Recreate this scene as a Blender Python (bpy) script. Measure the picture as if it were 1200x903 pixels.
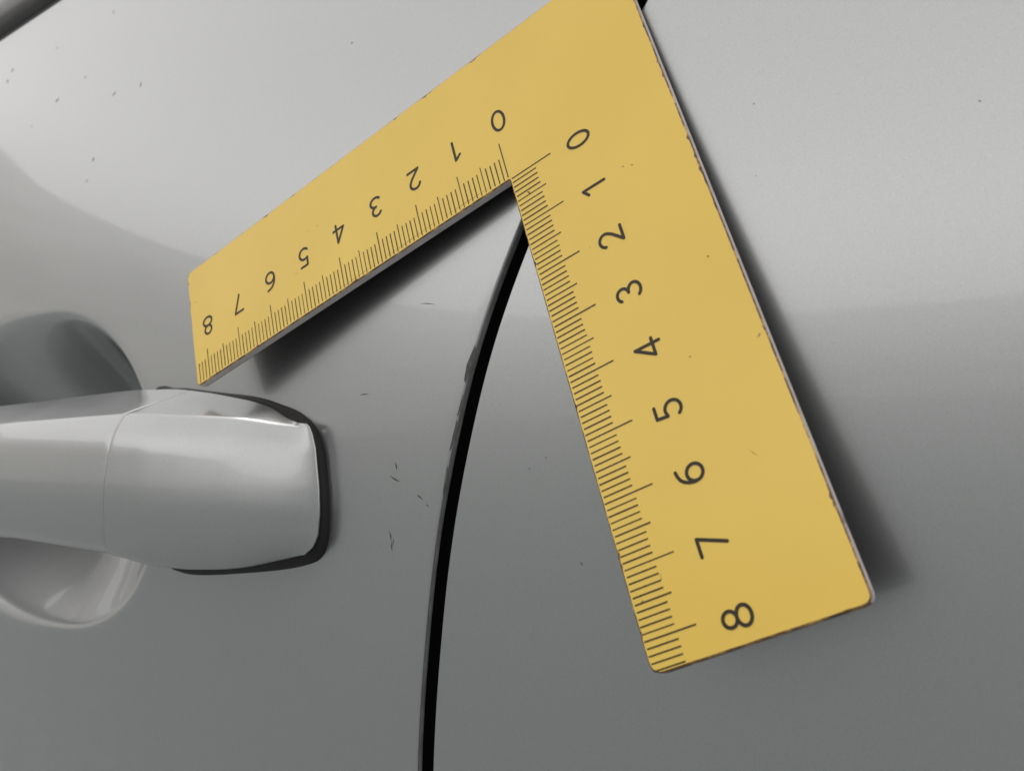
import bpy, bmesh, math, random
import numpy as np
from mathutils import Matrix, Vector, noise as mnoise

scene = bpy.context.scene
for o in list(bpy.data.objects):
    bpy.data.objects.remove(o)
COL = scene.collection
HGT = 0.90                      # height of the ruler's inner corner above the ground (m)
CM = 0.01

# ------------------------------------------------------------------ camera
# place frame: X along the car (towards its rear), Y into the car, Z up; cm from the ruler's inner corner
cam_d = bpy.data.cameras.new('camera')
cam_d.sensor_fit = 'HORIZONTAL'
cam_d.sensor_width = 6.4
cam_d.lens = 6.4 * 1104.6 / 1200.0
cam_d.clip_start = 0.002
cam_d.clip_end = 500.0
cam_d.dof.use_dof = True
cam_d.dof.focus_distance = 0.165
cam_d.dof.aperture_fstop = 6.0
cam = bpy.data.objects.new('camera', cam_d)
COL.objects.link(cam)
rx = Vector((0.81329432, 0.57543827, 0.08615773))
ry = Vector((-0.06285567, 0.23409738, -0.97017915))
rz = Vector((-0.57844751, 0.78362569, 0.22655962))
m = Matrix((rx, -ry, -rz)).transposed().to_4x4()
m.translation = Vector((9.1597 * CM, -11.8173 * CM, -7.0795 * CM + HGT))
cam.matrix_world = m
scene.camera = cam

# ------------------------------------------------------------------ sky, sun, exposure
SUN_EL = math.radians(84)
SUN_AZ = math.radians(215)      # measured from +Y towards +X
w = bpy.data.worlds.new('World')
scene.world = w
w.use_nodes = True
nt = w.node_tree
bg = nt.nodes['Background']
sky = nt.nodes.new('ShaderNodeTexSky')
sky.sky_type = 'NISHITA'
sky.sun_disc = False
sky.sun_elevation = SUN_EL
sky.sun_rotation = SUN_AZ
sky.air_density = 0.7
sky.dust_density = 1.0
sky.ozone_density = 1.0
hs = nt.nodes.new('ShaderNodeHueSaturation')     # overcast: the sky has almost no colour
hs.inputs['Saturation'].default_value = 0.02
nt.links.new(sky.outputs['Color'], hs.inputs['Color'])
tint = nt.nodes.new('ShaderNodeMix')             # thin warm haze over the whole sky
tint.data_type = 'RGBA'
tint.blend_type = 'MULTIPLY'
tint.inputs['Factor'].default_value = 1.0
tint.inputs['B'].default_value = (1.0, 0.98, 0.955, 1.0)
nt.links.new(hs.outputs['Color'], tint.inputs['A'])
nt.links.new(tint.outputs['Result'], bg.inputs['Color'])
bg.inputs['Strength'].default_value = 0.15
sd = bpy.data.lights.new('sun', 'SUN')
sd.energy = 0.5
sd.angle = math.radians(40)
sd.color = (1.0, 0.96, 0.9)
sun = bpy.data.objects.new('sun', sd)
COL.objects.link(sun)
sdir = Vector((math.sin(SUN_AZ) * math.cos(SUN_EL), math.cos(SUN_AZ) * math.cos(SUN_EL), math.sin(SUN_EL)))
sun.rotation_euler = sdir.to_track_quat('Z', 'Y').to_euler()
sun.location = (0, -3, 4)
vs = scene.view_settings
vs.view_transform = 'Standard'
vs.look = 'None'
vs.gamma = 1.0
vs.use_curve_mapping = False
vs.exposure = 1.03

# ------------------------------------------------------------------ materials
def new_mat(name):
    mt = bpy.data.materials.new(name)
    mt.use_nodes = True
    return mt, mt.node_tree, mt.node_tree.nodes['Principled BSDF']

def noise_node(t, scale, detail=3.0, rough=0.5, coord='Object'):
    tc = t.nodes.new('ShaderNodeTexCoord')
    n = t.nodes.new('ShaderNodeTexNoise')
    n.inputs['Scale'].default_value = scale
    n.inputs['Detail'].default_value = detail
    n.inputs['Roughness'].default_value = rough
    t.links.new(tc.outputs[coord], n.inputs['Vector'])
    return n

def ramp(t, src, stops):
    r = t.nodes.new('ShaderNodeValToRGB')
    while len(r.color_ramp.elements) < len(stops):
        r.color_ramp.elements.new(0.5)
    for e, (p, c) in zip(r.color_ramp.elements, stops):
        e.position = p
        e.color = (*c, 1.0)
    t.links.new(src, r.inputs['Fac'])
    return r

def paint_mat(name, rough=0.31):
    mt, t, b = new_mat(name)
    n = noise_node(t, 5200.0, 1.0)                       # metallic flakes
    r = ramp(t, n.outputs['Fac'], [(0.25, (0.405, 0.411, 0.415)), (0.75, (0.470, 0.476, 0.480))])
    t.links.new(r.outputs['Color'], b.inputs['Base Color'])
    b.inputs['Metallic'].default_value = 0.92
    b.inputs['Roughness'].default_value = rough
    b.inputs['Coat Weight'].default_value = 1.0
    b.inputs['Coat IOR'].default_value = 1.45
    d = noise_node(t, 40.0, 4.0)                         # faint dust film on the clear coat
    dr = ramp(t, d.outputs['Fac'], [(0.35, (0.015,) * 3), (0.8, (0.06,) * 3)])
    t.links.new(dr.outputs['Color'], b.inputs['Coat Roughness'])
    return mt

def plain(name, col, rough, spec=0.5, metal=0.0, var=0.12, scale=60.0):
    mt, t, b = new_mat(name)
    n = noise_node(t, scale, 4.0)
    lo = tuple(c * (1 - var) for c in col)
    hi = tuple(min(1, c * (1 + var)) for c in col)
    r = ramp(t, n.outputs['Fac'], [(0.3, lo), (0.7, hi)])
    t.links.new(r.outputs['Color'], b.inputs['Base Color'])
    b.inputs['Roughness'].default_value = rough
    b.inputs['Specular IOR Level'].default_value = spec
    b.inputs['Metallic'].default_value = metal
    return mt

M_PAINT = paint_mat('silver_paint')
M_HANDLE = paint_mat('handle_silver_paint', 0.31)
M_RUBBER = plain('black_rubber', (0.012, 0.011, 0.011), 0.55, 0.3)
M_SEAL = plain('dark_gap', (0.006, 0.006, 0.006), 0.8, 0.1)
M_HEM = plain('door_edge_paint', (0.30, 0.30, 0.30), 0.4, 0.4, metal=0.3, var=0.25, scale=300)
M_TRIM = plain('window_trim_black', (0.035, 0.034, 0.033), 0.25, 0.5)
M_GLASS = plain('window_glass_dark', (0.01, 0.012, 0.012), 0.05, 0.5)
M_CHIP = plain('chipped_paint', (0.09, 0.088, 0.085), 0.7, 0.2, var=0.35, scale=900)
M_GROUND = plain('concrete', (0.200, 0.216, 0.216), 0.9, 0.2, var=0.25, scale=30)
M_SKYLINE = plain('unseen_skyline_pale', (0.41, 0.408, 0.40), 0.9, 0.1, var=0.2, scale=0.3)
M_GRIME = plain('brown_grime', (0.22, 0.13, 0.045), 0.6, 0.3, var=0.3, scale=500)
M_SPECK = plain('faint_speck', (0.20, 0.195, 0.19), 0.6, 0.3)
M_INK = plain('dark_print', (0.030, 0.022, 0.012), 0.45, 0.4, var=0.2, scale=400)
M_TICK = plain('tick_print', (0.055, 0.038, 0.016), 0.45, 0.4, var=0.3, scale=500)

def ruler_face():
    mt, t, b = new_mat('yellow_plastic')
    n1 = noise_node(t, 38.0, 3.0)
    r1 = ramp(t, n1.outputs['Fac'], [(0.25, (0.81, 0.545, 0.090)), (0.75, (0.86, 0.59, 0.104))])
    n2 = noise_node(t, 420.0, 2.0)                       # rare little specks
    r2 = ramp(t, n2.outputs['Fac'], [(0.752, (0, 0, 0)), (0.80, (1, 1, 1))])
    mx = t.nodes.new('ShaderNodeMix')
    mx.data_type = 'RGBA'
    mx.inputs['B'].default_value = (0.30, 0.18, 0.06, 1)
    t.links.new(r2.outputs['Color'], mx.inputs['Factor'])
    t.links.new(r1.outputs['Color'], mx.inputs['A'])
    t.links.new(mx.outputs['Result'], b.inputs['Base Color'])
    b.inputs['Roughness'].default_value = 0.3
    b.inputs['Specular IOR Level'].default_value = 0.6
    n3 = noise_node(t, 300.0, 3.0)
    bp = t.nodes.new('ShaderNodeBump')
    bp.inputs['Strength'].default_value = 0.03
    bp.inputs['Distance'].default_value = 0.0002
    t.links.new(n3.outputs['Fac'], bp.inputs['Height'])
    t.links.new(bp.outputs['Normal'], b.inputs['Normal'])
    return mt

def ruler_edge(name, cols, scale):
    mt, t, b = new_mat(name)
    n = noise_node(t, scale, 4.0, 0.65)
    r = ramp(t, n.outputs['Fac'], cols)
    t.links.new(r.outputs['Color'], b.inputs['Base Color'])
    b.inputs['Roughness'].default_value = 0.5
    return mt

M_BACK = plain('black_backing', (0.012, 0.012, 0.013), 0.6, 0.2)
M_YELLOW = ruler_face()
M_WEAR_SHADE = ruler_edge('worn_edge_and_end_shade', [(0.42, (0.07, 0.035, 0.02)), (0.52, (0.22, 0.11, 0.05)), (0.64, (0.60, 0.40, 0.13))], 330)
M_CORE = ruler_edge('white_plastic_core', [(0.30, (0.22, 0.18, 0.17)), (0.42, (0.52, 0.47, 0.46)), (0.7, (0.62, 0.57, 0.56))], 260)

# ------------------------------------------------------------------ helpers
def mesh_obj(name, verts, faces, mats, parent=None, smooth=True, midx=None, off=(0, 0, 0), scale=CM):
    me = bpy.data.meshes.new(name)
    v = [((p[0] - off[0]) * scale, (p[1] - off[1]) * scale, (p[2] - off[2]) * scale) for p in verts]
    me.from_pydata(v, [], faces)
    for mt in (mats if isinstance(mats, (list, tuple)) else [mats]):
        me.materials.append(mt)
    if midx is not None:
        me.polygons.foreach_set('material_index', midx)
    if smooth:
        me.polygons.foreach_set('use_smooth', [True] * len(me.polygons))
    me.update()
    o = bpy.data.objects.new(name, me)
    COL.objects.link(o)
    if parent:
        o.parent = parent
    return o

def empty(name, loc, label, cat, mat=None):
    o = bpy.data.objects.new(name, None)
    COL.objects.link(o)
    o.empty_display_size = 0.02
    if mat is not None:
        o.matrix_world = mat
    else:
        o.location = loc
    o['label'] = label
    o['category'] = cat
    return o

def grid_faces(nr, nc, flip=False, close=False):
    f = []
    for i in range(nr - 1):
        for j in range(nc if close else nc - 1):
            k = (j + 1) % nc
            q = (i * nc + j, i * nc + k, (i + 1) * nc + k, (i + 1) * nc + j)
            f.append(q[::-1] if flip else q)
    return f

def steps(*segs):
    out = []
    for a, b, d in segs:
        n = max(1, int(round(abs(b - a) / d)))
        out += [a + (b - a) * i / n for i in range(n)]
    out.append(segs[-1][1])
    return out

# ------------------------------------------------------------------ ground, and an unseen skyline mass added for the paint to mirror
R_G = 300.0
gv, gf = [], []
rings = [0, 1, 3, 8, 20, 60, 140, R_G]
NS = 48
for r in rings:
    for k in range(NS):
        a = 2 * math.pi * k / NS
        gv.append((r * math.cos(a), r * math.sin(a), 0.0))
ground = mesh_obj('ground', gv, grid_faces(len(rings), NS, close=True), M_GROUND, smooth=False, scale=1.0)
ground['kind'] = 'structure'
ground['label'] = 'pale grey concrete ground beneath the car'

random.seed(4)
tv = []
NA, prof = 260, [(0, 0.0), (3, 0.16), (7, 0.42), (11, 0.75), (14, 0.93), (16, 1.0), (20, 0.9), (30, 0.0)]
for k in range(NA):
    a = math.pi + math.pi * (k / (NA - 1)) * 1.16 - math.pi * 0.08
    for (dr, h) in prof:
        n = mnoise.noise(Vector((a * 9.0, dr * 0.3, 1.3))) * 0.6 + mnoise.noise(Vector((a * 31.0, dr, h * 4))) * 0.35
        az = math.degrees(1.5 * math.pi - a)             # 0 straight across the car, 90 towards its front
        el = 5.0 + 16.0 * min(1.15, max(0.0, az / 73.0) ** 3)
        rr = 22.0 + dr + 0.5 * n
        top = (0.9 + 38.0 * math.tan(math.radians(el))) * (1 + 0.03 * n)
        tv.append((rr * math.cos(a), rr * math.sin(a), top * h))
skyline = mesh_obj('unseen_skyline', tv, grid_faces(NA, len(prof)), M_SKYLINE, scale=1.0)
skyline['kind'] = 'structure'
skyline['label'] = 'unseen pale skyline mass added for its reflection in the car paint'

# ------------------------------------------------------------------ the car: body surface
ROOT = (0.0, 1.5, -90.0)
car = empty('car', (ROOT[0] * CM, ROOT[1] * CM, ROOT[2] * CM + HGT), 'silver car side with a pull handle and a curved black door gap behind the ruler', 'car')

def body_y(x, z):
    zz = 4.5 - z
    y = 0.22 + (zz * zz / 120 if zz > 0 else zz * zz / 200)
    if zz > 16:
        y = 0.22 + 256 / 120 + (zz - 16) * 32 / 120
    dx = 1 - x
    if dx < 7:
        y += dx * dx / 280 if dx > -12 else 144 / 280 + (-dx - 12) * 24 / 280
    else:
        y += 49 / 280 + (dx - 7) * 0.05
    return y

def bowl(x, z):
    zc = z + 4.4
    xx = x + 16.7 + 0.25 * zc
    e = 2.25
    r = (abs(xx / (5.7 if xx > 0 else 7.6)) ** e + abs(zc / 4.2) ** e) ** (1 / e)
    q = 1 - r
    k = min(1.0, max(0.0, (1.0 - xx) / 5.0))
    soft = 0.022 + 0.05 * k * k * (3 - 2 * k)
    q = 0.5 * (q + math.sqrt(q * q + soft * soft))
    if q < 1e-4:
        return 0.0
    q = min(q, 1.0)
    k = min(1.0, max(0.0, (zc + 2.0) / 4.0))
    return (1.9 + 1.7 * k * k * (3 - 2 * k)) * (1 - (1 - q) ** 2.1)

GZ = [-45, -16, -10.05, -7.96, -5.88, -4.09, -2.61, -1.67, -0.62, 1.0, 2.85, 6, 9, 14, 20]
GX = [-4.5, -2.75, -2.42, -2.14, -1.79, -1.34, -0.90, -0.50, -0.03, 0.82, 1.93, 4.0, 6.1, 9.8, 14]
# smooth interpolation of the shut line
def cubic(xs, ys):
    n = len(xs)
    d = [(ys[i + 1] - ys[i]) / (xs[i + 1] - xs[i]) for i in range(n - 1)]
    mm = [d[0]] + [(d[i - 1] + d[i]) / 2 for i in range(1, n - 1)] + [d[-1]]
    def f(x):
        i = 0
        while i < n - 2 and x > xs[i + 1]:
            i += 1
        h = xs[i + 1] - xs[i]
        t = (x - xs[i]) / h
        return ((2 * t ** 3 - 3 * t * t + 1) * ys[i] + (t ** 3 - 2 * t * t + t) * h * mm[i]
                + (-2 * t ** 3 + 3 * t * t) * ys[i + 1] + (t ** 3 - t * t) * h * mm[i + 1])
    return f
_xg = cubic(GZ, GX)
_tab = np.array([_xg(z) for z in np.linspace(-45, 20, 1301)])
_ker = np.ones(41) / 41
_sm = np.convolve(np.pad(_tab, 20, mode='reflect', reflect_type='odd'), _ker, 'valid')
def xg(z):
    return float(np.interp(z, np.linspace(-45, 20, 1301), _sm))
GAP = 0.37

BELT = 11.5
zs = steps((-45, -12, 0.8), (-12, -9, 0.25), (-9, 0.8, 0.075), (0.8, BELT, 0.3))
xa = steps((-70, -26, 1.5), (-26, -23, 0.4), (-23, -10.6, 0.085), (-10.6, -7, 0.3))
NB, RE = 26, 0.045
dv = []
for z in zs:
    g = xg(z)
    row = [(x, body_y(x, z) + bowl(x, z), z) for x in xa]
    for i in range(1, NB + 1):
        x = -7 + (g - RE + 7) * i / NB
        row.append((x, body_y(x, z), z))
    y0 = body_y(g - RE, z)
    for k in range(1, 6):
        a = math.pi / 2 * k / 5
        row.append((g - RE + RE * math.sin(a), y0 + RE * (1 - math.cos(a)), z))
    dv += row
nc = len(dv) // len(zs)
door = mesh_obj('door_panel', dv, grid_faces(len(zs), nc, flip=False), M_PAINT, car, off=ROOT)

# hem of the door edge, seen inside the gap
hv = []
for z in zs:
    g = xg(z)
    y0 = body_y(g - RE, z) + RE
    for dx, dy in ((0, 0), (0.0, 0.05), (0.0, 0.10), (-0.015, 0.115), (-0.30, 0.12), (-0.9, 0.14)):
        hv.append((g + dx, y0 + dy, z))
mesh_obj('door_edge', hv, grid_faces(len(zs), 6), M_HEM, car, off=ROOT)

# panel behind the door
zq = steps((-45, -12, 0.8), (-12, 6, 0.2), (6, 20, 0.5))
qv = []
for z in zq:
    g = xg(z) + GAP
    y0 = body_y(g + RE, z)
    row = [(g + 0.03, y0 + RE + 1.2, z), (g, y0 + RE + 0.3, z)]
    for k in range(0, 6):
        a = math.pi / 2 * k / 5
        row.append((g + RE - RE * math.cos(a), y0 + RE * (1 - math.sin(a)), z))
    for i in range(1, 61):
        x = g + RE + (i / 60) ** 1.6 * 45
        row.append((x, body_y(x, z), z))
    qv += row
mesh_obj('rear_body_panel', qv, grid_faces(len(zq), len(qv) // len(zq)), M_PAINT, car, off=ROOT)

# black seal deep in the gap
sv = []
for z in zq:
    g = xg(z)
    y0 = body_y(g, z)
    for dx, dy in ((-1.6, 0.75), (-0.4, 0.95), (0.3, 1.0), (0.6, 0.9), (1.4, 0.85)):
        sv.append((g + dx, y0 + dy, z))
mesh_obj('gap_seal', sv, grid_faces(len(zq), 5), M_SEAL, car, off=ROOT)

# window trim above the door
def strip(name, prof, mat, x0, x1, n=30):
    v = []
    for i in range(n + 1):
        x = x0 + (x1 - x0) * i / n
        for (dy, z) in prof:
            v.append((x, body_y(x, BELT) + dy, z))
    return mesh_obj(name, v, grid_faces(n + 1, len(prof), flip=True), mat, car, off=ROOT)
strip('belt_seal', [(0.55, 11.3), (0.02, 11.5), (0.0, 11.56), (0.05, 11.75), (0.5, 11.8)], M_RUBBER, -70, 6.3)
arc = [(0.35, 11.78)] + [(0.25 - 0.55 * math.sin(math.pi * k / 14) , 12.75 - 0.95 * math.cos(math.pi * k / 14)) for k in range(15)] + [(0.6, 13.9)]
strip('window_trim', arc, M_TRIM, -70, 6.3)
strip('window', [(0.55, 13.5), (1.2, 18), (3.2, 30)], M_GLASS, -70, 5.5)

# ------------------------------------------------------------------ door handle
H_ROOT = (-9.0, 1.2, -5.0)
handle = bpy.data.objects.new('door_handle', None)
COL.objects.link(handle)
handle.empty_display_size = 0.02
handle.parent = car
handle.location = tuple((H_ROOT[i] - ROOT[i]) * CM for i in range(3))

def fillet(pts, rads, n=7):
    """round the inner corners of a polyline with a fixed number of samples"""
    out = [pts[0]]
    for i in range(1, len(pts) - 1):
        p, a, b = np.array(pts[i]), np.array(pts[i - 1]), np.array(pts[i + 1])
        la, lb = np.linalg.norm(a - p), np.linalg.norm(b - p)
        r = rads[i - 1]
        pa = p + (a - p) / la * min(r, la * 0.48)
        pb = p + (b - p) / lb * min(r, lb * 0.48)
        for k in range(n):
            t = k / (n - 1)
            out.append(tuple((1 - t) ** 2 * pa + 2 * t * (1 - t) * p + t * t * pb))
    out.append(pts[-1])
    return out

I = lambda x, xs, ys: float(np.interp(x, xs, ys))
SEAM = -9.15
def hparams(x):
    yf = I(x, [-25, -14, -9, -8, -7, -6, -5.4, -5, -4.6], [-0.85, -1.0, -0.95, -0.86, -0.62, -0.22, 0.12, 0.38, 0.64])
    zt = I(x, [-25, -15, -11.3, -9.6, -8.1, -6.6, -5.6, -5.0, -4.6], [-3.0, -2.95, -2.86, -2.92, -3.12, -3.37, -3.60, -3.80, -3.95])
    zl = I(x, [-25, -14.4, -8.9, -7.7, -6.66, -5.77, -5.07, -4.6], [-3.88, -3.86, -3.83, -3.90, -3.92, -3.92, -3.94, -3.98])
    zm = I(x, [-25, -14, -9, -6.4, -5.3, -4.6], [-4.30, -4.30, -4.42, -4.45, -4.42, -4.42])
    zb = I(x, [-25, -13.4, -9, -7.9, -6.9, -6.15, -5.54, -4.86, -4.6], [-6.55, -6.62, -6.86, -6.99, -7.02, -6.96, -6.87, -6.70, -6.58])
    return yf, zt, zl, zm, zb

def profile(x, cap):
    yf, zt, zl, zm, zb = hparams(x)
    if cap:
        yt = body_y(x, zt) - 0.30
        yb = body_y(x, zb) - 0.22
    else:
        k = I(x, [-14, -9.2], [0, 1])
        yt = 0.55 + 0.2 * k
        yb = 0.45 + 0.2 * k
    yl = yf + I(x, [-9, -4.8], [0.25, 0.06])
    if cap:                                   # the bevel on top runs out towards the end
        yb = min(yb, yf + 0.75)
    pts = [(yt, zt), (yl, zl), (yf, zm), (yf + 0.02, (zm + zb) / 2), (yf + 0.42, zb - 0.02), (yb, zb + 0.22)]
    pts[3] = (yf + 0.07, (zm + zb) / 2)
    return fillet(pts, [0.07, 0.36, 0.5, 0.75])

def loft(name, rows, mats, parent, off, cap_ends=True, flip=False):
    n = len(rows[0])
    v = [p for r in rows for p in r]
    f = grid_faces(len(rows), n, flip=flip)
    if cap_ends:
        f.append(tuple(range(n)) if not flip else tuple(range(n))[::-1])
        e = (len(rows) - 1) * n
        f.append(tuple(range(e, e + n))[::-1] if not flip else tuple(range(e, e + n)))
    return mesh_obj(name, v, f, mats, parent, off=off)

def smooth_rows(rows, it=2):
    a = np.array(rows)
    for _ in range(it):
        b = a.copy()
        b[1:-1] = 0.25 * a[:-2] + 0.5 * a[1:-1] + 0.25 * a[2:]
        a = b
    return [[tuple(p) for p in r] for r in a]

# fixed end cap: stations run from the seam to the slanted, rounded end
EC = [(0, -5.00, -3.93), (0.06, -4.86, -4.03), (0.2, -4.72, -4.42), (0.45, -4.60, -5.16), (0.65, -4.57, -5.65), (0.85, -4.63, -6.13), (0.94, -4.78, -6.33), (1.0, -5.02, -6.47)]
ET = [e[0] for e in EC]
ex = lambda t: I(t, ET, [e[1] for e in EC])
ez = lambda t: I(t, ET, [e[2] for e in EC])
rows = []
NST = 60
X0 = SEAM + 0.02
left = profile(X0, True)
zl0, zl1 = left[0][1], left[-1][1]
for i in range(NST):
    s = i / (NST - 1)
    s = 1 - (1 - s) ** 1.4
    xs = X0 + (-4.6 - X0) * s
    base = profile(xs, True)
    zs_ = [q[1] for q in base]
    zt, zb = max(zs_), min(zs_)
    wv = max(0.0, min(1.0, (s - 0.62) / 0.38))
    wv = wv ** 2.5
    row = []
    for (y, z) in base:
        t = max(0.0, min(1.0, (zt - z) / (zt - zb)))
        x = X0 + (ex(t) - X0) * s
        zz_ = z + (ez(t) - z) * max(0.0, (s - 0.7) / 0.3) ** 1.6
        yy = y + (body_y(x, zz_) - 0.30 - y) * wv
        row.append((x, yy, zz_))
    rows.append(row)
rows = smooth_rows(rows, 6)
# turn the end back to the body
last = rows[-1]
cz = sum(p[2] for p in last) / len(last)
for dx, dy, k in ((0.0, 0.03, 0.992), (-0.03, 0.07, 0.97), (-0.15, 0.14, 0.9)):
    rows.append([(p[0] + dx, p[1] + dy, cz + (p[2] - cz) * k) for p in last])
# rounded lip on the seam side
first = rows[0]
fc = (sum(p[1] for p in first) / len(first), sum(p[2] for p in first) / len(first))
lip = [(p[0] - 0.006, fc[0] + (p[1] - fc[0]) * 0.996, fc[1] + (p[2] - fc[1]) * 0.996) for p in first]
lip2 = [(p[0] - 0.008, fc[0] + (p[1] - fc[0]) * 0.93, fc[1] + (p[2] - fc[1]) * 0.93) for p in first]
loft('handle_end_cap', [lip2, lip] + rows, M_HANDLE, handle, H_ROOT)

# pull grip spanning the recess
rows = []
for i in range(90):
    x = -24.5 + (SEAM - 0.026 + 24.5) * i / 89
    pr = profile(x, False)
    rows.append([(x, y, z) for y, z in pr])
rows = smooth_rows(rows, 2)
last = rows[-1]
fc = (sum(p[1] for p in last) / len(last), sum(p[2] for p in last) / len(last))
rows.append([(p[0] + 0.006, fc[0] + (p[1] - fc[0]) * 0.996, fc[1] + (p[2] - fc[1]) * 0.996) for p in last])
rows.append([(p[0] + 0.008, fc[0] + (p[1] - fc[0]) * 0.93, fc[1] + (p[2] - fc[1]) * 0.93) for p in last])
first = rows[0]
fc = (sum(p[1] for p in first) / len(first), sum(p[2] for p in first) / len(first))
rows.insert(0, [(p[0] - 0.25, fc[0] + (p[1] - fc[0]) * 0.8, fc[1] + (p[2] - fc[1]) * 0.8) for p in first])
# close the back of the grip
rows = [r + [(r[-1][0], r[-1][1] + 0.12, r[-1][2] + 0.35), (r[-1][0], r[-1][1] + 0.1, (r[0][2] + r[-1][2]) / 2), (r[0][0], r[0][1] + 0.08, r[0][2] - 0.3), r[0]] for r in rows]
loft('handle_grip', rows, M_HANDLE, handle, H_ROOT)

# black rubber gasket under the cap
outl = [(-10.9, -2.92), (-10.1, -2.83), (-9.23, -2.92), (-7.9, -3.14), (-7.06, -3.29), (-6.2, -3.52), (-5.61, -3.71), (-5.1, -4.02), (-4.86, -4.42), (-4.74, -5.0), (-4.68, -5.6),
        (-4.72, -6.12), (-4.88, -6.38), (-5.25, -6.52), (-6.35, -6.71), (-8.12, -6.90), (-9.6, -6.93), (-10.2, -6.6), (-10.6, -5.0)]
def catmull(pts, n=6):
    out = []
    N = len(pts)
    for i in range(N):
        p0, p1, p2, p3 = (np.array(pts[(i + k - 1) % N]) for k in range(4))
        for k in range(n):
            t = k / n
            out.append(tuple(0.5 * ((2 * p1) + (p2 - p0) * t + (2 * p0 - 5 * p1 + 4 * p2 - p3) * t * t + (3 * p1 - p0 - 3 * p2 + p3) * t ** 3)))
    return out
ol = catmull(outl)
def offset_poly(pts, d):
    """positive d moves outward for clockwise outlines"""
    out = []
    N = len(pts)
    for i in range(N):
        a, p, b = np.array(pts[i - 1]), np.array(pts[i]), np.array(pts[(i + 1) % N])
        e1 = (p - a) / (np.linalg.norm(p - a) + 1e-9)
        e2 = (b - p) / (np.linalg.norm(b - p) + 1e-9)
        n1, n2 = np.array((-e1[1], e1[0])), np.array((-e2[1], e2[0]))
        nn = n1 + n2
        nn /= np.linalg.norm(nn)
        out.append(tuple(p + nn * d / max(0.3, nn @ n1)))
    return out
levels = [(0.02, 0.06), (0.0, -0.04), (-0.04, -0.12), (-0.12, -0.20), (-0.35, -0.24), (-0.6, -0.45), (-1.0, -0.45)]
offset_poly_cache = {d: dict(zip(ol, offset_poly(ol, d))) for d, _ in levels}
gv = []
for d, dy in levels:
    for (x, z), (x0, z0) in zip(offset_poly(ol, d + 0.10), ol):
        k = min(1.0, max(0.25, (x0 + 9.6) / 3.0)) if z0 > -4.5 else 1.0     # thinner lip where it runs out at the top
        bx, bz = offset_poly_cache[d][(x0, z0)]
        x, z = bx + (x - bx) * k, bz + (z - bz) * k
        z -= 0.05 * min(1.0, max(0.0, (x0 + 7.5) / 2.0)) - 0.04 if z0 < -6.3 else 0.0
        gv.append((x, body_y(x, z) + dy, z))
mesh_obj('handle_gasket', gv, grid_faces(len(levels), len(ol), flip=True, close=True), M_RUBBER, handle, off=H_ROOT)

# ------------------------------------------------------------------ ruler
c22, s22 = 0.927, 0.375
ln = math.hypot(c22, s22)
c22 /= ln
s22 /= ln
rm = Matrix(((-c22, s22, 0), (0, 0, -1), (-s22, -c22, 0))).to_4x4()
rm.translation = Vector((0, 0, HGT))
ruler = empty('angle_ruler', None, 'yellow plastic L-shaped ruler with black centimetre scales held against the silver car', 'ruler', rm)

TH = 0.185
L1, L2, W1, W2 = 8.43, 8.45, 2.88, 3.10
def rounded(poly, rads, n=6):
    out = []
    N = len(poly)
    for i in range(N):
        p, a, b = np.array(poly[i], float), np.array(poly[i - 1], float), np.array(poly[(i + 1) % N], float)
        r = rads[i]
        pa = p + (a - p) / np.linalg.norm(a - p) * r
        pb = p + (b - p) / np.linalg.norm(b - p) * r
        for k in range(n):
            t = k / (n - 1)
            out.append(tuple((1 - t) ** 2 * pa + 2 * t * (1 - t) * p + t * t * pb))
    return out
poly = [(0.0, 0.0), (L1, 0.0), (L1, -W1), (-W2, -W1), (-W2, L2), (0.0, L2)]
out = rounded(poly, [0.03, 0.12, 0.16, 0.25, 0.16, 0.20])
# more points along the long edges so that the wear can nibble at them
den = []
for i, p in enumerate(out):
    q = out[(i + 1) % len(out)]
    dd = math.dist(p, q)
    k = max(1, int(dd / 0.06))
    den += [(p[0] + (q[0] - p[0]) * j / k, p[1] + (q[1] - p[1]) * j / k) for j in range(k)]
out = den
area = sum(out[i - 1][0] * out[i][1] - out[i][0] * out[i - 1][1] for i in range(len(out)))
sg = -1 if area < 0 else 1
def inset(d):
    res = []
    base = offset_poly(out, sg * d)
    return base
test = inset(0.5)
if abs(sum(test[i - 1][0] * test[i][1] - test[i][0] * test[i - 1][1] for i in range(len(test)))) > abs(area):
    sg = -sg
# nicked face edge: mostly a hair, here and there a chip
ins = []
base_in = inset(0.026)
for i, p in enumerate(out):
    n = mnoise.noise(Vector((p[0] * 3.1, p[1] * 3.1, 0.4))) * 0.6 + mnoise.noise(Vector((p[0] * 11, p[1] * 11, 2.0))) * 0.5
    k = 0.85 + 0.3 * n + max(0.0, n - 0.32) * 5.0
    k = min(k, 2.4)
    b = base_in[i]
    ins.append((p[0] + (b[0] - p[0]) * k, p[1] + (b[1] - p[1]) * k))
N = len(out)
v = [(p[0], p[1], 0.0) for p in ins] + [(p[0], p[1], -0.016) for p in out] + [(p[0], p[1], -TH + 0.03) for p in out] + [(p[0], p[1], -TH) for p in inset(0.015)]
f, mi = [], []
bm_faces = []
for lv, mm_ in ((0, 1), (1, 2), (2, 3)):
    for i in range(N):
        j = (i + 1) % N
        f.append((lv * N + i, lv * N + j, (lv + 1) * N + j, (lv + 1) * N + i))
        mi.append(1 if (lv == 1 and out[i][1] > 8.42 and out[j][1] > 8.42) else mm_)  # arm end wall takes the dark edge colour as painted underside shadow
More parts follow.
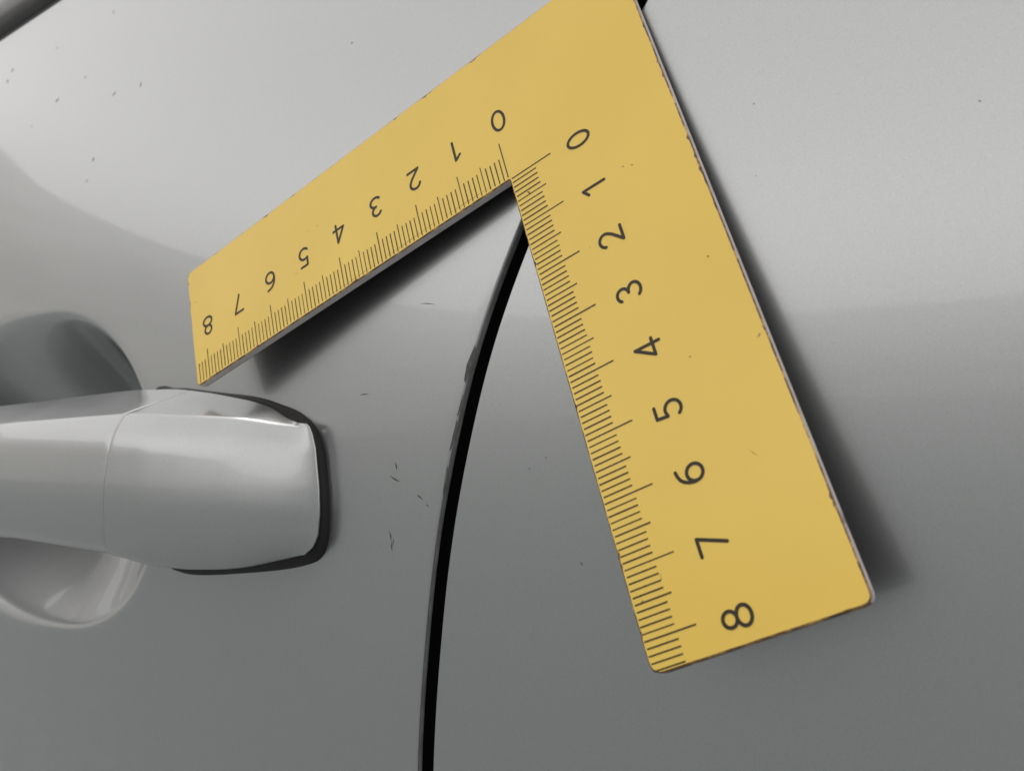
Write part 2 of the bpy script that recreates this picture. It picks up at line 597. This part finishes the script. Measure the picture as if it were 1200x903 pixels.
# the face sheet as two rectangles' worth of n-gon, triangulated by Blender
f.append(tuple(range(N)))
mi.append(0)
f.append(tuple(range(3 * N, 4 * N))[::-1])
mi.append(3)
plate = mesh_obj('plate', v, f, [M_YELLOW, M_WEAR_SHADE, M_CORE, M_BACK], ruler, smooth=False, midx=mi)
bm = bmesh.new()
bm.from_mesh(plate.data)
bmesh.ops.triangulate(bm, faces=[fc_ for fc_ in bm.faces if len(fc_.verts) > 4])
bmesh.ops.recalc_face_normals(bm, faces=bm.faces)
bm.to_mesh(plate.data)
bm.free()

PZ = 0.0035                 # ink layer above the face (cm)
def quad_list(rects):
    v, f = [], []
    for (x0, y0, x1, y1) in rects:
        k = len(v)
        v += [(x0, y0, PZ), (x1, y0, PZ), (x1, y1, PZ), (x0, y1, PZ)]
        f.append((k, k + 1, k + 2, k + 3))
    return v, f
random.seed(11)
TW = 0.0105
ra, rb = [], []
for k in range(0, 85):
    u = k / 10
    j = random.uniform(-0.006, 0.006)
    if k == 0:
        la, lb = 0.806, 0.864
    elif k % 10 == 0:
        la, lb = 0.726 + j, 0.834 + j
    elif k % 5 == 0:
        la, lb = 0.60 + j, 0.635 + j
    else:
        la, lb = 0.505 + j, 0.535 + j
    tw = TW * random.uniform(0.85, 1.15)
    uu = u if k else 0.012
    if u < 8.38:
        ra.append((uu - tw, -la, uu + tw, -0.035 - random.uniform(0, 0.02)))
    rb.append((-lb, uu - tw * 1.1, -0.035 - random.uniform(0, 0.015), uu + tw * 1.1))
v, f = quad_list(ra)
mesh_obj('scale_marks', v, f, M_TICK, ruler, smooth=False)
v, f = quad_list(rb)
mesh_obj('scale_marks', v, f, M_TICK, ruler, smooth=False)

# thin scratches and grime lines on the face
random.seed(5)
for (a, b, c, d, hw) in [(0.25, -0.10, 1.6, -0.13, 0.004), (1.5, -0.135, 3.1, -0.09, 0.004), (3.0, -0.10, 4.6, -0.07, 0.003), (-2.3, 6.1, -2.4, 6.25, 0.004), (-2.7, 3.2, -2.72, 3.24, 0.016),
                         (8.27, -0.42, 8.29, -0.50, 0.02), (8.2, -2.0, 8.22, -2.03, 0.014), (-2.1, 1.1, -2.13, 1.13, 0.014), (-1.95, 4.5, -1.99, 4.51, 0.012), (4.4, -1.75, 4.43, -1.77, 0.012), (-0.25, 0.42, -0.30, 0.5, 0.02)]:
    L = math.hypot(c - a, d - b)
    nx, ny = -(d - b) / L * hw, (c - a) / L * hw
    mid = [((a + c) / 2 + random.uniform(-1, 1) * nx, (b + d) / 2 + random.uniform(-1, 1) * ny)]
    mx_, my_ = mid[0]
    mesh_obj('scratch', [(a, b, PZ * 0.5), (mx_ - nx, my_ - ny, PZ * 0.5), (c, d, PZ * 0.5), (mx_ + nx, my_ + ny, PZ * 0.5)], [(0, 1, 2, 3)], M_GRIME, ruler, smooth=False)

# numerals as pen strokes
def arc_pts(cx, cy, rx_, ry_, a0, a1, n=18):
    return [(cx + rx_ * math.cos(math.radians(a0 + (a1 - a0) * i / n)), cy + ry_ * math.sin(math.radians(a0 + (a1 - a0) * i / n))) for i in range(n + 1)]
HH, WW = 0.405, 0.25        # stroke-centre height and width in cm
GL = {
    0: [arc_pts(0, 0.5, 0.5, 0.5, 0, 360, 32)],
    1: [[(-0.32, 0.80), (0.12, 1.0), (0.12, 0.0)]],
    2: [arc_pts(0.0, 0.72, 0.46, 0.28, 165, -25, 16) + [(0.22, 0.42), (-0.50, 0.0), (0.52, 0.0)]],
    3: [arc_pts(-0.04, 0.755, 0.42, 0.245, 150, -90, 16) + arc_pts(-0.04, 0.255, 0.50, 0.255, 90, -150, 16)],
    4: [[(0.55, 0.27), (-0.55, 0.27), (0.22, 1.0), (0.22, 0.0)]],
    5: [[(0.40, 1.0), (-0.32, 1.0), (-0.38, 0.57)] + arc_pts(-0.06, 0.31, 0.50, 0.31, 115, -145, 18)],
    6: [[(0.38, 0.98), (0.12, 0.95)] + arc_pts(0.12, 0.33, 0.62, 0.60, 100, 178, 10) + arc_pts(0.0, 0.30, 0.48, 0.30, 180, 540, 28)],
    7: [[(-0.50, 1.0), (0.50, 1.0), (-0.16, 0.0)]],
    8: [arc_pts(0, 0.755, 0.42, 0.245, -90, 270, 26), arc_pts(0, 0.255, 0.53, 0.255, 90, 450, 28)],
}
def stroke_mesh(polys, hw, z0):
    v, f = [], []
    def disc(c, z):
        k = len(v)
        v.append((c[0], c[1], z))
        for i in range(12):
            v.append((c[0] + hw * math.cos(i * math.pi / 6), c[1] + hw * math.sin(i * math.pi / 6), z))
        for i in range(12):
            f.append((k, k + 1 + i, k + 1 + (i + 1) % 12))
    z = z0
    for pl in polys:
        closed = math.dist(pl[0], pl[-1]) < 1e-6
        for i in range(len(pl) - 1):
            a, b = np.array(pl[i]), np.array(pl[i + 1])
            d = b - a
            L = np.linalg.norm(d)
            if L < 1e-6:
                continue
            n = np.array((-d[1], d[0])) / L * hw
            k = len(v)
            z += 0.00002
            for q in (a - n, b - n, b + n, a + n):
                v.append((q[0], q[1], z))
            f.append((k, k + 1, k + 2, k + 3))
            z += 0.00002
            disc(b, z)
            if i == 0:
                z += 0.00002
                disc(a, z)
    return v, f
for arm in 'ab':
    for d in range(9):
        polys = []
        for pl in GL[d]:
            pp = []
            for (x, y) in pl:
                gx, gy = x * WW, (y - 0.5) * HH
                if arm == 'a':
                    pp.append((gx, gy))
                else:
                    pp.append((gy, -gx))
            polys.append(pp)
        v, f = stroke_mesh(polys, 0.026, PZ)
        o = mesh_obj('numeral', v, f, M_INK, ruler, smooth=False)
        if arm == 'a':
            o.location = ((d - 0.10) * CM, -1.26 * CM, 0)
        else:
            o.location = (-1.405 * CM, (d + 0.09) * CM, 0)

# ------------------------------------------------------------------ small damage on the paint
def decal(name, pts, off=0.004, mat=None):
    v = [(x, body_y(x, z) - off, z) for x, z in pts]
    return mesh_obj(name, v, [tuple(range(len(v)))], mat or M_CHIP, car, smooth=False, off=ROOT)
def scratch(x0, z0, x1, z1, wd):
    dx, dz = x1 - x0, z1 - z0
    L = math.hypot(dx, dz)
    nx, nz = -dz / L * wd, dx / L * wd
    mxx, mzz = (x0 + x1) / 2 + nx * random.uniform(-1, 1), (z0 + z1) / 2 + nz * random.uniform(-1, 1)
    decal('scratch', [(x0, z0), (mxx - nx, mzz - nz), (x1, z1), (mxx + nx, mzz + nz)], mat=M_SPECK if z0 > 0 else M_CHIP)
CHIPS = [
    [(-0.937, -2.676), (-0.897, -2.8), (-1.012, -3.09), (-1.126, -3.352), (-1.17, -3.287), (-1.116, -3.019)] ,
    [(-1.187, -3.533), (-1.146, -3.655), (-1.296, -3.912), (-1.32, -3.9)] ,
    [(-1.325, -3.974), (-1.281, -4.051), (-1.43, -4.466), (-1.495, -4.522)] ,
    [(-1.535, -4.76), (-1.505, -4.867), (-1.617, -5.28), (-1.64, -5.253)] ,
]
SCRATCHES = [
    (-2.815, -4.678, -2.761, -4.832, 0.016) ,
    (-2.961, -4.923, -2.659, -5.049, 0.016) ,
    (-2.277, -5.268, -2.095, -5.373, 0.014) ,
    (-2.036, -5.432, -1.965, -5.49, 0.012) ,
    (-2.959, -5.919, -2.907, -6.117, 0.016) ,
    (-2.907, -6.117, -2.879, -6.301, 0.015) ,
    (-2.838, -6.054, -2.874, -6.209, 0.011) ,
    (-3.819, -3.383, -3.51, -3.387, 0.012) ,
    (-2.307, -1.772, -1.88, -1.841, 0.008) ,
    (-19.16, 7.058, -18.934, 7.145, 0.04) ,
    (-15.381, 6.154, -15.223, 6.268, 0.033) ,
    (-15.768, 4.172, -15.72, 4.318, 0.03) ,
    (-23.658, 9.123, -23.6, 9.273, 0.042) ,
    (-23.55, 9.532, -23.43, 9.666, 0.042) ,
    (-15.909, 3.574, -15.828, 3.658, 0.022) ,
    (-17.488, 7.389, -17.406, 7.45, 0.03) ,
    (-4.912, 4.329, -4.853, 4.347, 0.022) ,
    (-13.802, 5.974, -13.831, 6.062, 0.034) ,
    (-13.831, 6.062, -13.807, 6.133, 0.027) ,
    (-20.188, 9.323, -20.067, 9.342, 0.029) ,
    (-16.667, 9.357, -16.616, 9.487, 0.027) ,
    (-20.528, 6.534, -20.5, 6.616, 0.029) ,
    (0.566, -4.653, 0.597, -4.672, 0.011) ,
    (0.237, -4.86, 0.26, -4.858, 0.017) ,
    (1.208, -6.308, 1.257, -6.372, 0.01) ,
    (4.175, 0.555, 4.184, 0.531, 0.014) ,
    (7.215, -0.119, 7.249, -0.137, 0.01) ,
    (4.218, -0.607, 4.229, -0.594, 0.011) ,
]
for c_ in CHIPS:
    decal('paint_chip', c_, 0.006)
for s_ in SCRATCHES:
    scratch(*s_)

scene.render.engine = 'CYCLES'
